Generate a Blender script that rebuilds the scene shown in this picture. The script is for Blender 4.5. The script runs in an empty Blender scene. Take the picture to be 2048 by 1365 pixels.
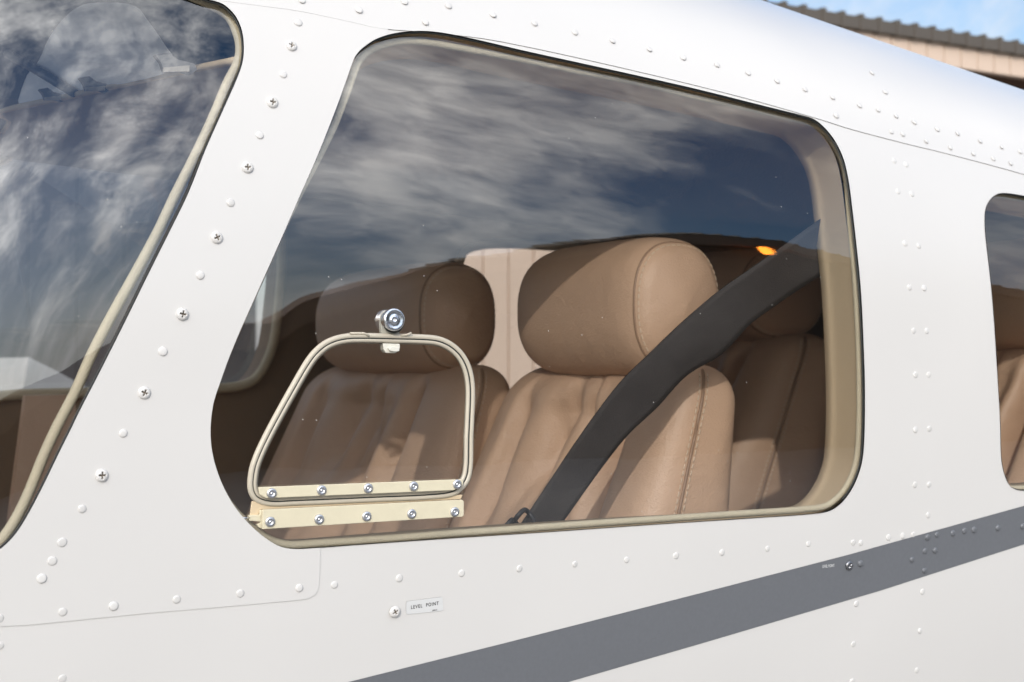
import bpy, bmesh, math, random
import numpy as np
from mathutils import Vector, Matrix
from mathutils.geometry import delaunay_2d_cdt
R = math.radians
random.seed(4); rng = np.random.default_rng(7)
scn = bpy.context.scene
col = scn.collection

# ------------------------------------------------------------------ camera
FPX, YAW, HOR = 2844.4, R(30), 730.0
PIT = math.atan((HOR - 682.5) / FPX)
CAM = np.array([0.0, -0.918, 1.6])
FW = np.array([math.sin(YAW)*math.cos(PIT), math.cos(YAW)*math.cos(PIT), math.sin(PIT)])
RT = np.array([math.cos(YAW), -math.sin(YAW), 0.0])
UP = np.cross(RT, FW)
cam = bpy.data.cameras.new('camera'); camo = bpy.data.objects.new('camera', cam); col.objects.link(camo)
cam.lens = 50; cam.sensor_width = 36; cam.clip_start = .05; cam.clip_end = 5000
camo.location = CAM; camo.rotation_euler = (R(90) + PIT, 0, -YAW)
cam.dof.use_dof = True; cam.dof.focus_distance = 1.06; cam.dof.aperture_fstop = 13
scn.camera = camo

# ------------------------------------------------------------------ light
SUN_AZ, SUN_EL = R(-38), R(24)                     # azimuth from -Y towards +X
S = Vector((math.sin(SUN_AZ)*math.cos(SUN_EL), -math.cos(SUN_AZ)*math.cos(SUN_EL), math.sin(SUN_EL)))
sl = bpy.data.lights.new('sun', 'SUN'); so = bpy.data.objects.new('sun', sl); col.objects.link(so)
sl.energy = 2.45; sl.angle = R(.5); sl.color = (1, .955, .89)
so.rotation_euler = S.to_track_quat('Z', 'Y').to_euler()
scn.view_settings.view_transform = 'Standard'; scn.view_settings.look = 'None'
scn.view_settings.exposure = -0.49; scn.view_settings.gamma = 1

def new_tree(mat_or_world):
    mat_or_world.use_nodes = True; nt = mat_or_world.node_tree; nt.nodes.clear(); return nt
class NT:
    def __init__(s, nt): s.nt = nt
    def n(s, typ, ins=None, **kw):
        nd = s.nt.nodes.new(typ)
        for k, v in kw.items(): setattr(nd, k, v)
        if ins:
            for k, v in ins.items():
                if isinstance(v, bpy.types.NodeSocket): s.nt.links.new(v, nd.inputs[k])
                else: nd.inputs[k].default_value = v
        return nd
    def m(s, op, a, b=0.0, c=0.0, clamp=False):
        nd = s.n('ShaderNodeMath', {0: a, 1: b, 2: c}, operation=op); nd.use_clamp = clamp; return nd.outputs[0]
    def mixc(s, f, a, b, bt='MIX'):
        nd = s.n('ShaderNodeMix', data_type='RGBA', blend_type=bt)
        for k, v in ((0, f), (6, a), (7, b)):
            if isinstance(v, bpy.types.NodeSocket): s.nt.links.new(v, nd.inputs[k])
            else: nd.inputs[k].default_value = v
        return nd.outputs[2]
    def ramp(s, f, stops, interp='LINEAR'):
        nd = s.n('ShaderNodeValToRGB', {0: f}); cr = nd.color_ramp; cr.interpolation = interp
        while len(cr.elements) < len(stops): cr.elements.new(.5)
        for e, (p, c) in zip(cr.elements, stops):
            e.position = p; e.color = c if len(c) == 4 else (*c, 1)
        return nd.outputs[0]

w = bpy.data.worlds.new('World'); scn.world = w
T = NT(new_tree(w))
sky = T.n('ShaderNodeTexSky', sky_type='NISHITA', sun_disc=False, sun_elevation=SUN_EL)
sky.sun_rotation = math.atan2(S.x, S.y)
sky.air_density = 1.0; sky.dust_density = 1.2; sky.ozone_density = 2.0
OX, OY = 7.0, 5.0
pv_off = (OX, OY, 0)
tc = T.n('ShaderNodeTexCoord').outputs['Generated']
sep = T.n('ShaderNodeSeparateXYZ', {0: tc})
dz = T.m('MULTIPLY_ADD', T.m('MAXIMUM', sep.outputs[2], 0.0), .5, .5)
px_ = T.m('DIVIDE', sep.outputs[0], dz); py_ = T.m('DIVIDE', sep.outputs[1], dz)
pv = T.n('ShaderNodeCombineXYZ', {0: T.m('ADD', px_, OX), 1: T.m('ADD', py_, OY)}).outputs[0]
warp = T.n('ShaderNodeTexNoise', {'Vector': pv, 'Scale': .9, 'Detail': 3})
wv = T.n('ShaderNodeVectorMath', {0: warp.outputs[1], 1: (.5, .5, .5)}, operation='SUBTRACT').outputs[0]
wv = T.n('ShaderNodeVectorMath', {0: wv, 3: .55}, operation='SCALE').outputs[0]
pv2 = T.n('ShaderNodeVectorMath', {0: pv, 1: wv}, operation='ADD').outputs[0]
mp = T.n('ShaderNodeMapping', {'Vector': pv2, 'Location': (1.3, .4, 0), 'Rotation': (0, 0, R(-22)), 'Scale': (2.2, 1.1, 1)}).outputs[0]
n1 = T.n('ShaderNodeTexNoise', {'Vector': mp, 'Scale': 1.5, 'Detail': 9, 'Roughness': .58}).outputs[0]
n2 = T.n('ShaderNodeTexNoise', {'Vector': pv2, 'Scale': 1.1, 'Detail': 3}).outputs[0]
n3 = T.n('ShaderNodeTexNoise', {'Vector': pv2, 'Scale': 11.0, 'Detail': 9, 'Roughness': .62}).outputs[0]
dens = T.m('ADD', T.m('MULTIPLY', n1, .60), T.m('ADD', T.m('MULTIPLY', n2, .28), T.m('MULTIPLY', n3, .17)))
mask = T.ramp(dens, [(.455, (0, 0, 0)), (.50, (.13, .13, .13)), (.56, (.50, .50, .50)), (.62, (.85, .85, .85)), (.70, (1, 1, 1))])
dt = T.n('ShaderNodeVectorMath', {0: tc, 1: tuple(S)}, operation='DOT_PRODUCT').outputs['Value']
glow = T.m('POWER', T.m('MAXIMUM', T.m('MULTIPLY_ADD', dt, .5, .5), 0.0), 4.0)
cl_v = T.m('MULTIPLY_ADD', glow, 66.0, 10.0)
cl_v = T.m('MULTIPLY', cl_v, T.m('MULTIPLY_ADD', n3, .8, .6))
clc = T.n('ShaderNodeVectorMath', {0: (1.0, .99, .97), 3: cl_v}, operation='SCALE').outputs[0]
blue = T.n('ShaderNodeHueSaturation', {'Saturation': 1.4, 'Value': 1.75, 'Color': sky.outputs[0]}).outputs[0]
skyc = T.mixc(T.m('MULTIPLY', mask, .94), blue, clc)
hz = T.m('MULTIPLY', T.m('POWER', T.m('SUBTRACT', 1.0, T.m('MAXIMUM', sep.outputs[2], 0.0)), 4.5), .95)
skyc = T.mixc(hz, skyc, (5.6, 5.7, 5.9, 1))
bg = T.n('ShaderNodeBackground', {'Color': skyc, 'Strength': .15})
T.n('ShaderNodeOutputWorld', {0: bg.outputs[0]})

# ------------------------------------------------------------------ fuselage surface
W, ZW, NE = .60, 1.56, 2.8
def Hx(x): return .46 - .16*(np.asarray(x) - 1.0)
def F(x, z):
    dz = z - ZW; H = Hx(x)
    u = np.clip(np.maximum(dz, 0)/H, 0, .9999)
    return np.where(dz > 0, W - W*(1 - u**NE)**(1/NE), .30*dz*dz)
def P3(x, v, off=0.0):
    """point of the outer skin at station x and girth v (v < 0 below the widest line, v = angle/2 above it)"""
    x = np.asarray(x, float); v = np.asarray(v, float); H = Hx(x)
    ph = np.maximum(v, 0)/.5
    c, s = np.cos(ph), np.abs(np.sin(ph))
    rho = (np.abs(c)**NE + s**NE)**(1/NE)
    y = np.where(v > 0, W - W*c/rho, .30*v*v); z = np.where(v > 0, ZW + H*s/rho, ZW + v)
    return np.stack([x, y, z], -1)
def N3(x, v):
    e = 1e-3
    a = P3(x + e, v) - P3(x - e, v); b = P3(x, v + e) - P3(x, v - e)
    n = np.cross(a, b); n /= np.linalg.norm(n, axis=-1, keepdims=True)
    return n
def xz2v(x, z):
    dz = z - ZW; u = np.clip(np.maximum(dz, 0)/Hx(x), 0, .9999)
    c = (1 - u**NE)**(1/NE)
    return np.where(dz > 0, np.arctan2(u, c)*.5, dz)
def ray(px, py):
    d = FW + RT*(px - 1024)/FPX - UP*(py - 682.5)/FPX
    return d/np.linalg.norm(d)
def hit(px, py, off=0.0, fn=None):
    fn = fn or F
    d = ray(px, py); ts = np.linspace(.5, 3.0, 500)
    P = CAM + np.outer(ts, d); g = P[:, 1] - fn(P[:, 0], P[:, 2]) - off
    k = np.argmax(g > 0); lo, hi = ts[max(k-1, 0)], ts[k]
    for _ in range(30):
        m = (lo + hi)/2; q = CAM + d*m
        if q[1] - fn(q[0], q[2]) - off > 0: hi = m
        else: lo = m
    return CAM + d*hi
def aty(px, py, y):
    d = ray(px, py); return CAM + d*(y - CAM[1])/d[1]
def toxv(pts):
    out = []
    for p in pts:
        q = hit(*p); out.append((q[0], float(xz2v(q[0], q[2]))))
    return out
def spline(pts, sub=6, closed=True):
    p = np.array(pts, float); n = len(p); out = []
    rngk = range(n) if closed else range(n-1)
    for i in rngk:
        if closed: a, b, c, d = p[(i-1) % n], p[i], p[(i+1) % n], p[(i+2) % n]
        else: a, b, c, d = p[max(i-1, 0)], p[i], p[i+1], p[min(i+2, n-1)]
        # centripetal-ish: scale tangents by the chord
        l = np.linalg.norm(c-b); m1 = (c-a)/max(np.linalg.norm(c-b)+np.linalg.norm(b-a), 1e-9)*l; m2 = (d-b)/max(np.linalg.norm(d-c)+np.linalg.norm(c-b), 1e-9)*l
        for k in range(sub):
            t = k/sub; h = t*t*(3-2*t)
            out.append(b*(2*t**3-3*t*t+1) + m1*(t**3-2*t*t+t) + c*h + m2*(t**3-t*t))
    if not closed: out.append(p[-1])
    return np.array(out)
def inside(pts, poly):
    x, y = pts[:, 0], pts[:, 1]; r = np.zeros(len(pts), bool); n = len(poly)
    for i in range(n):
        x1, y1 = poly[i]; x2, y2 = poly[(i+1) % n]
        if y1 == y2: continue
        c = ((y1 > y) != (y2 > y)) & (x < (x2-x1)*(y-y1)/(y2-y1) + x1)
        r ^= c
    return r
def edgedist(pts, poly):
    d = np.full(len(pts), 1e9); n = len(poly)
    for i in range(n):
        a = np.array(poly[i]); b = np.array(poly[(i+1) % n]); ab = b-a; L = ab@ab
        if L < 1e-14: continue
        t = np.clip(((pts-a)@ab)/L, 0, 1); d = np.minimum(d, np.linalg.norm(pts - a - t[:, None]*ab, axis=1))
    return d
def tri_sheet(outer, holes, step, margin=.35):
    outer = np.array(outer); holes = [np.array(h) for h in holes]
    mn, mx = outer.min(0), outer.max(0)
    gx, gy = np.meshgrid(np.arange(mn[0]+step/2, mx[0], step), np.arange(mn[1]+step/2, mx[1], step))
    gx[1::2] += step/2
    g = np.stack([gx.ravel(), gy.ravel()], 1)
    k = inside(g, outer) & (edgedist(g, outer) > step*margin)
    for h in holes: k &= ~inside(g, h) & (edgedist(g, h) > step*margin)
    g = g[k]
    vs = []; es = []; loops = [outer] + holes
    for lp in loops:
        b = len(vs); vs += [tuple(q) for q in lp]; es += [(b+i, b+(i+1) % len(lp)) for i in range(len(lp))]
    vs += [tuple(q) for q in g]
    v2, e2, f2, *_ = delaunay_2d_cdt([Vector(q) for q in vs], es, [], 0, 1e-7)
    v2 = np.array([tuple(q) for q in v2]); f2 = np.array([f for f in f2 if len(f) == 3])
    c = v2[f2].mean(1); k = inside(c, outer)
    for h in holes: k &= ~inside(c, h)
    f2 = f2[k]
    a, b_, c_ = v2[f2[:, 0]], v2[f2[:, 1]], v2[f2[:, 2]]
    ar = (b_[:, 0]-a[:, 0])*(c_[:, 1]-a[:, 1]) - (b_[:, 1]-a[:, 1])*(c_[:, 0]-a[:, 0])
    f2[ar < 0] = f2[ar < 0][:, ::-1]
    return v2, f2

# ------------------------------------------------------------------ object helpers
def link(name, me, parent=None, mat=None, loc=None):
    o = bpy.data.objects.new(name, me); col.objects.link(o)
    if mat is not None and me is not None and not me.materials: me.materials.append(mat)
    if parent is not None: o.parent = parent
    if loc is not None: o.location = loc
    return o
def tag(o, label=None, cat=None, group=None, kind=None):
    for k, v in (('label', label), ('category', cat), ('group', group), ('kind', kind)):
        if v: o[k] = v
    return o
def thing(name, label, cat, loc=(0, 0, 0), group=None):
    o = bpy.data.objects.new(name, None); col.objects.link(o); o.location = loc
    o.empty_display_size = .1
    return tag(o, label, cat, group)
def mesh(name, v, f, normals=None, smooth=True):
    me = bpy.data.meshes.new(name)
    me.from_pydata([tuple(map(float, q)) for q in v], [], [tuple(int(i) for i in q) for q in f]); me.update()
    if smooth: me.polygons.foreach_set('use_smooth', [True]*len(me.polygons))
    if normals is not None: me.normals_split_custom_set_from_vertices([tuple(map(float, q)) for q in normals])
    return me
class MB:
    def __init__(s): s.v = []; s.f = []; s.mi = []
    def add(s, v, f, mi=0):
        b = len(s.v); s.v += [tuple(map(float, q)) for q in v]; s.f += [tuple(b+int(i) for i in q) for q in f]; s.mi += [mi]*len(f)
    def box(s, a, b, mi=0, bev=0):
        (x0, y0, z0), (x1, y1, z1) = a, b
        s.add([(x0,y0,z0),(x1,y0,z0),(x1,y1,z0),(x0,y1,z0),(x0,y0,z1),(x1,y0,z1),(x1,y1,z1),(x0,y1,z1)],
              [(0,3,2,1),(4,5,6,7),(0,1,5,4),(1,2,6,5),(2,3,7,6),(3,0,4,7)], mi)
    def tube(s, path, r, seg=10, closed=False, mi=0, flat=1.0, ref=(0, 1, 0)):
        p = np.array(path, float); n = len(p); V = []; Fc = []
        rr = np.full(n, r) if np.isscalar(r) else np.array(r)
        for i in range(n):
            a = p[(i-1) % n] if closed or i > 0 else p[i]; b = p[(i+1) % n] if closed or i < n-1 else p[i]
            t = (b-a)/max(np.linalg.norm(b-a), 1e-9); u = np.cross(t, ref); u /= max(np.linalg.norm(u), 1e-9); w_ = np.cross(t, u)
            for k in range(seg):
                an = 2*math.pi*k/seg; V.append(p[i] + rr[i]*(math.cos(an)*u + math.sin(an)*w_*flat))
        for i in range(n if closed else n-1):
            for k in range(seg):
                Fc.append((i*seg+k, i*seg+(k+1) % seg, ((i+1) % n)*seg+(k+1) % seg, ((i+1) % n)*seg+k))
        if not closed: Fc += [tuple(range(seg))[::-1], tuple((n-1)*seg+k for k in range(seg))]
        s.add(V, Fc, mi)
    def build(s, name, mats, parent=None, smooth=False, bevel=0):
        me = bpy.data.meshes.new(name); me.from_pydata(s.v, [], s.f); me.update()
        for m in (mats if isinstance(mats, (list, tuple)) else [mats]): me.materials.append(m)
        me.polygons.foreach_set('material_index', s.mi)
        if bevel:
            bm = bmesh.new(); bm.from_mesh(me)
            bmesh.ops.bevel(bm, geom=list(bm.edges), offset=bevel, segments=2, affect='EDGES', profile=.5)
            bm.to_mesh(me); bm.free()
        if smooth: me.polygons.foreach_set('use_smooth', [True]*len(me.polygons))
        return link(name, me, parent)
def fix_normals(o):
    bm = bmesh.new(); bm.from_mesh(o.data); bmesh.ops.recalc_face_normals(bm, faces=bm.faces); bm.to_mesh(o.data); bm.free(); return o

# ------------------------------------------------------------------ materials
def pmat(name, base, rough=.5, spec=.5, metal=0.0, bump=None, coat=0.0, var=None, **ex):
    m = bpy.data.materials.new(name); t = NT(new_tree(m))
    tcn = t.n('ShaderNodeTexCoord').outputs['Object']
    ins = {'Roughness': rough, 'Metallic': metal, 'Specular IOR Level': spec, 'Coat Weight': coat}
    c = (*base, 1)
    if var:       # (scale, amount)
        nz = t.n('ShaderNodeTexNoise', {'Vector': tcn, 'Scale': var[0], 'Detail': 5, 'Roughness': .6}).outputs[0]
        k = t.m('MULTIPLY_ADD', t.m('SUBTRACT', nz, .5), var[1]*2, 1.0)
        c = t.n('ShaderNodeVectorMath', {0: base, 3: k}, operation='SCALE').outputs[0]
    if bump:      # list of (type, scale, distance)
        nrm = None
        for typ, sc, dist in bump:
            if typ == 'n': h = t.n('ShaderNodeTexNoise', {'Vector': tcn, 'Scale': sc, 'Detail': 4}).outputs[0]
            elif typ == 's': h = t.n('ShaderNodeTexNoise', {'Vector': tcn, 'Scale': sc, 'Detail': 0}).outputs[0]
            elif typ == 'v': h = t.n('ShaderNodeTexVoronoi', {'Vector': tcn, 'Scale': sc}, feature='SMOOTH_F1').outputs[0]
            elif typ == 'w': h = t.n('ShaderNodeTexWave', {'Vector': tcn, 'Scale': sc, 'Distortion': 0.0}, bands_direction='DIAGONAL').outputs[1]
            b = t.n('ShaderNodeBump', {'Height': h, 'Distance': dist, 'Strength': 1.0})
            if nrm is not None: t.nt.links.new(nrm, b.inputs['Normal'])
            nrm = b.outputs[0]
        ins['Normal'] = nrm
    ins['Base Color'] = c; ins.update(ex)
    p = t.n('ShaderNodeBsdfPrincipled', ins)
    t.n('ShaderNodeOutputMaterial', {0: p.outputs[0]})
    return m
M = {}
M['paint'] = pmat('white_paint', (.632, .615, .592), .24, .5, bump=[('s', 9, .0018), ('n', 260, .00002)], var=(5, .02))
M['stripe'] = pmat('grey_stripe_paint', (.140, .146, .158), .30, .5, bump=[('s', 9, .0012), ('n', 500, .00003)], var=(300, .10))
M['bead'] = pmat('cream_bead', (.62, .55, .40), .6, .3, bump=[('n', 700, .0006)], var=(60, .08))
M['rubber'] = pmat('black_rubber', (.02, .022, .02), .5, .4)
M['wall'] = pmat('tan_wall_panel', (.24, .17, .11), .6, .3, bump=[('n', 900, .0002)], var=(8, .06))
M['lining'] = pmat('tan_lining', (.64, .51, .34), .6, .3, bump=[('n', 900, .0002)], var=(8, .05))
M['frame'] = pmat('cream_frame', (.50, .45, .36), .38, .5, bump=[('n', 300, .0001)], var=(40, .08))
M['strip'] = pmat('cream_strip', (.66, .60, .44), .45, .5, bump=[('n', 250, .0002)], var=(70, .07))
M['alu'] = pmat('polished_aluminium', (.80, .81, .84), .22, .5, 1.0, bump=[('n', 400, .0001)])
M['dull'] = pmat('dull_aluminium', (.66, .66, .68), .40, .5, 1.0, bump=[('n', 400, .0001)])
M['plastic'] = pmat('cream_plastic', (.68, .66, .58), .4, .5)
M['leather'] = pmat('tan_leather', (.60, .405, .275), .46, .5, bump=[('v', 700, .0004), ('n', 26, .0022), ('n', 120, .0005)], var=(14, .05))
M['piping'] = pmat('crease_shade_piping', (.30, .19, .12), .45, .5)  # crease darkness along the seams is put into the piping colour
M['stitch'] = pmat('stitch_thread', (.66, .52, .38), .6, .3)
M['belt'] = pmat('black_webbing', (.032, .027, .025), .65, .4, bump=[('n', 900, .0006), ('n', 30, .001)], var=(45, .3))
M['belt2'] = pmat('black_moulding', (.02, .02, .022), .45, .5)
M['ceil'] = pmat('grey_headliner', (.42, .40, .37), .85, .2, bump=[('n', 300, .0008)], var=(6, .08))
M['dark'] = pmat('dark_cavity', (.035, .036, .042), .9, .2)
M['carpet'] = pmat('dark_carpet', (.05, .045, .042), .95, .1, bump=[('n', 500, .003)])
M['visor'] = pmat('pale_visor', (.80, .81, .81), .5, .3)
M['bracket'] = pmat('dark_bracket', (.05, .055, .065), .4, .5)
M['ink'] = pmat('black_ink', (.02, .02, .022), .6, .3)
M['inkw'] = pmat('pale_ink', (.6, .6, .6), .6, .3)
M['decal'] = pmat('white_decal', (.63, .63, .62), .3, .5)
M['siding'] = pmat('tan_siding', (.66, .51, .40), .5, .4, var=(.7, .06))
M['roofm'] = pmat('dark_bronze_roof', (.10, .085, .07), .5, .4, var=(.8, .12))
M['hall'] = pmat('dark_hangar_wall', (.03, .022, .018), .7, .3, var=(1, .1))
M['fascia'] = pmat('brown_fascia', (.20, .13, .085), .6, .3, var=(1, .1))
M['brown'] = pmat('recess_shade_brown', (.12, .07, .045), .7, .3, var=(1, .1))  # shade in the recess under the hangar overhang is put into this brown
M['grey'] = pmat('grey_door', (.05, .05, .055), .6, .3, var=(.5, .1))
M['conc'] = pmat('apron_concrete', (.22, .215, .205), .85, .2, bump=[('n', 40, .003)], var=(.6, .12))
def glassmat():
    m = bpy.data.materials.new('acrylic_pane'); t = NT(new_tree(m))
    tcn = t.n('ShaderNodeTexCoord').outputs['Object']
    geo = t.n('ShaderNodeNewGeometry')
    w1 = t.n('ShaderNodeTexNoise', {'Vector': tcn, 'Scale': 7.0, 'Detail': 1}).outputs[0]
    w2 = t.n('ShaderNodeTexNoise', {'Vector': tcn, 'Scale': 26.0, 'Detail': 0}).outputs[0]
    b1 = t.n('ShaderNodeBump', {'Height': w1, 'Distance': .0002, 'Strength': 1.0})
    b2 = t.n('ShaderNodeBump', {'Height': w2, 'Distance': .00012, 'Strength': 1.0, 'Normal': b1.outputs[0]})
    cs = t.n('ShaderNodeVectorMath', {0: geo.outputs['Incoming'], 1: geo.outputs['Normal']}, operation='DOT_PRODUCT').outputs['Value']
    cs = t.m('ABSOLUTE', cs); om = t.m('SUBTRACT', 1.0, cs)
    r = t.m('MULTIPLY_ADD', t.m('POWER', om, 5.0), .93, .07)
    r = t.m('DIVIDE', t.m('MULTIPLY', r, 2.0), t.m('ADD', r, 1.0), clamp=True)
    tr = t.n('ShaderNodeBsdfTransparent', {'Color': (.89, .89, .885, 1)})
    gl = t.n('ShaderNodeBsdfGlossy', {'Color': (1, 1, 1, 1), 'Roughness': 0.0, 'Normal': b2.outputs[0]})
    mx = t.n('ShaderNodeMixShader', {0: r, 1: tr.outputs[0], 2: gl.outputs[0]})
    # dust specks and fine scratches lying on the acrylic
    vo = t.n('ShaderNodeTexVoronoi', {'Vector': tcn, 'Scale': 105.0}, feature='F1')
    keep = t.m('GREATER_THAN', t.n('ShaderNodeSeparateColor', {0: vo.outputs['Color']}).outputs[0], .74)
    sp = t.m('MULTIPLY', t.m('LESS_THAN', vo.outputs['Distance'], .045), keep)
    mpn = t.n('ShaderNodeMapping', {'Vector': tcn, 'Rotation': (0, R(64), 0), 'Scale': (4, 60, 120)}).outputs[0]
    vs = t.n('ShaderNodeTexVoronoi', {'Vector': mpn, 'Scale': 1.6}, feature='F1')
    sc_ = t.m('MULTIPLY', t.m('LESS_THAN', vs.outputs['Distance'], .07), t.m('GREATER_THAN', t.n('ShaderNodeSeparateColor', {0: vs.outputs['Color']}).outputs[1], .9))
    dust = t.n('ShaderNodeTexNoise', {'Vector': tcn, 'Scale': 14.0, 'Detail': 6}).outputs[0]
    film = t.m('MULTIPLY_ADD', t.m('MULTIPLY', sp, .55), 1.0, t.m('MULTIPLY', dust, .004), clamp=True)
    df = t.n('ShaderNodeBsdfDiffuse', {'Color': (.75, .72, .66, 1)})
    mx2 = t.n('ShaderNodeMixShader', {0: film, 1: mx.outputs[0], 2: df.outputs[0]})
    t.n('ShaderNodeOutputMaterial', {0: mx2.outputs[0]})
    return m
M['glass'] = glassmat()
def emit(name, c, s):
    m = bpy.data.materials.new(name); t = NT(new_tree(m)); e = t.n('ShaderNodeEmission', {0: (*c, 1), 1: s}); t.n('ShaderNodeOutputMaterial', {0: e.outputs[0]}); return m
M['lamp'] = emit('sodium_lamp', (1.0, .30, .03), 22)

# ------------------------------------------------------------------ outlines measured on the skin
MAIN = [(706,122),(714,108),(727,95),(754,78),(792,67),(839,63),(880,66),(942,78),(1045,102),(1150,125),(1300,158),(1400,181),(1500,206),(1560,221),(1600,231),(1628,240),
 (1650,258),(1670,284),(1686,318),(1696,360),(1704,420),(1712,490),(1720,570),(1726,680),(1729,780),(1728,870),(1724,920),(1714,955),(1700,983),(1683,1005),(1663,1020),(1636,1027),
 (1500,1037),(1300,1050),(1100,1064),(900,1077),(700,1091),(620,1097),(585,1098),(557,1092),(530,1076),(500,1050),(470,1015),(447,975),(430,930),(422,890),(421,850),(427,805),
 (440,765),(458,715),(483,655),(512,590),(541,525),(571,457),(600,390),(630,322),(660,248),(684,184)]
SHIELD = [(-260,-140),(-100,-125),(100,-95),(250,-60),(360,-24),(410,-2),(445,9),(469,31),(482,58),(487,89),(485,123),(475,154),(445,222),(410,301),(376,387),(339,463),(298,545),(239,665),(192,758),(150,840),(118,905),(84,975),(52,1035),
 (27,1072),(0,1098),(-40,1124),(-100,1140),(-260,1155),(-420,1165),(-560,1150),(-600,1050),(-600,500),(-590,20),(-520,-100),(-400,-135)]
REAR = [(2033,390),(2002,387),(1987,393),(1974,409),(1969,432),(1971,478),(1982,575),(1992,708),(2000,847),(2002,914),(2007,944),(2018,970),(2034,980),(2060,981),
 (2300,960),(2420,940),(2470,900),(2480,800),(2455,600),(2440,540),(2420,500),(2380,478),(2300,452),(2150,412)]
SEAM = [(-700,-120),(-300,-80),(200,-25),(400,-1),(450,4),(520,13),(600,24),(700,45),(760,58),(860,66),(1000,84),(1300,150),(1500,200),(1640,240),(1700,259),(1810,288),(1900,310),(2048,350),(2300,425),(2600,520)]
main_o = spline(toxv(MAIN), 5); shield_o = spline(toxv(SHIELD), 5); rear_o = spline(toxv(REAR), 5)
seam = spline(toxv(SEAM), 4, closed=False)
seam[:, 1] = np.where(seam[:, 0] < 0, seam[:, 1], seam[:, 1])

plane = thing('airplane', 'white light airplane cabin side with a grey stripe under its windows', 'airplane', (0.5, .6, 0))
plane_inv = Matrix.Translation((-.5, -.6, 0))
def skin(name, outer, holes, lift, step, mat, parent, rim=.0012):
    v2, f2 = tri_sheet(outer, holes, step)
    P = P3(v2[:, 0], v2[:, 1]); N = N3(v2[:, 0], v2[:, 1]); P = P + N*lift
    V = list(P - np.array([.5, .6, 0])); NN = list(N); Fc = [tuple(f) for f in f2]
    for lp in [np.array(outer)] + [np.array(h) for h in holes]:      # the cut edge of the sheet metal
        Q = P3(lp[:, 0], lp[:, 1]); n = N3(lp[:, 0], lp[:, 1]); b = len(V); k = len(lp)
        tg = np.roll(Q, -1, 0) - np.roll(Q, 1, 0); tg /= np.linalg.norm(tg, axis=1, keepdims=True)
        sd = np.cross(tg, n)
        V += list(Q + n*lift - np.array([.5, .6, 0])) + list(Q + n*(lift-rim) - np.array([.5, .6, 0])); NN += list(sd)*2
        bad = np.zeros(k, bool)
        for h in holes:
            if len(h) != k or not np.allclose(np.array(h), lp): bad |= inside(lp, np.array(h))
        Fc += [(b+i, b+(i+1) % k, b+k+(i+1) % k, b+k+i) for i in range(k) if not (bad[i] or bad[(i+1) % k])]
    me = mesh(name, V, Fc, NN); return link(name, me, parent, mat)

X0, X1 = -.45, 2.3
seam_line = [tuple(p) for p in seam]
up_edge = [(x, v) for x, v in seam_line]
xs0, xs1 = up_edge[0][0], up_edge[-1][0]
side_outer = [(X0, -.55)] + [(x, -.55) for x in np.arange(X0+.1, X1, .1)] + [(X1, -.55), (X1, .2), (X1, .5)] + [(x, .5) for x in np.arange(X1-.1, X0, -.1)] + [(X0, .5)]
side = skin('side_skin', side_outer, [main_o, shield_o, rear_o], 0.0, .014, M['paint'], plane)
# the pillar doubler between the two front windows
dbl_low = [(-700,1300),(-300,1277),(0,1253),(60,1250),(100,1246),(300,1226),(480,1211),(590,1201),(615,1198),(630,1190),(637,1176),(639,1150),(640,1110)]
d1 = [tuple(p) for p in toxv(dbl_low)]
d2 = toxv([(640,1000),(700,600),(760,200),(770,110),(775,64),(778,40)])
d3 = toxv([(700,30),(600,12),(500,0),(430,-12),(380,-18),(300,-30),(100,-46),(-200,-50),(-500,-50),(-700,-50)])
doubler = skin('pillar_panel', d1 + d2 + d3, [main_o, shield_o], .0005, .012, M['paint'], plane)
roof_outer = up_edge[:] + [(xs1 + .1, .9), (xs1 + .1, 1.2)] + [(x, 1.25) for x in np.arange(xs1, xs0, -.1)] + [(xs0, 1.2), (xs0, .9)]
roof = skin('roof_skin', roof_outer, [main_o, shield_o, rear_o], .0006, .016, M['paint'], plane)
# painted stripe
st_up = toxv([(200,1490),(694,1365),(1000,1289),(1400,1187),(1700,1109),(1854,1066),(2048,1012),(2300,935),(2600,840)])
st_lo = toxv([(2600,930),(2300,1014),(2048,1089),(1759,1182),(1400,1288),(1134,1365),(700,1500)])
stripe = skin('stripe', st_up + st_lo, [], .0003, .02, M['stripe'], plane, rim=.0002)
# far below and behind: belly and tail closure
mb = MB()
xs = np.linspace(X0, X1, 12)
for a, b in zip(xs[:-1], xs[1:]):
    for (ya, za), (yb, zb) in (((.30*.55**2, ZW-.55), (.30, .82)), ((.30, .82), (.9, .82)), ((.9, .82), (1.12, 1.05))):
        mb.add([(a-.5, ya-.6, za), (b-.5, ya-.6, za), (b-.5, yb-.6, zb), (a-.5, yb-.6, zb)], [(0, 3, 2, 1)])
mb.build('belly_skin', M['paint'], plane)

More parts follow.
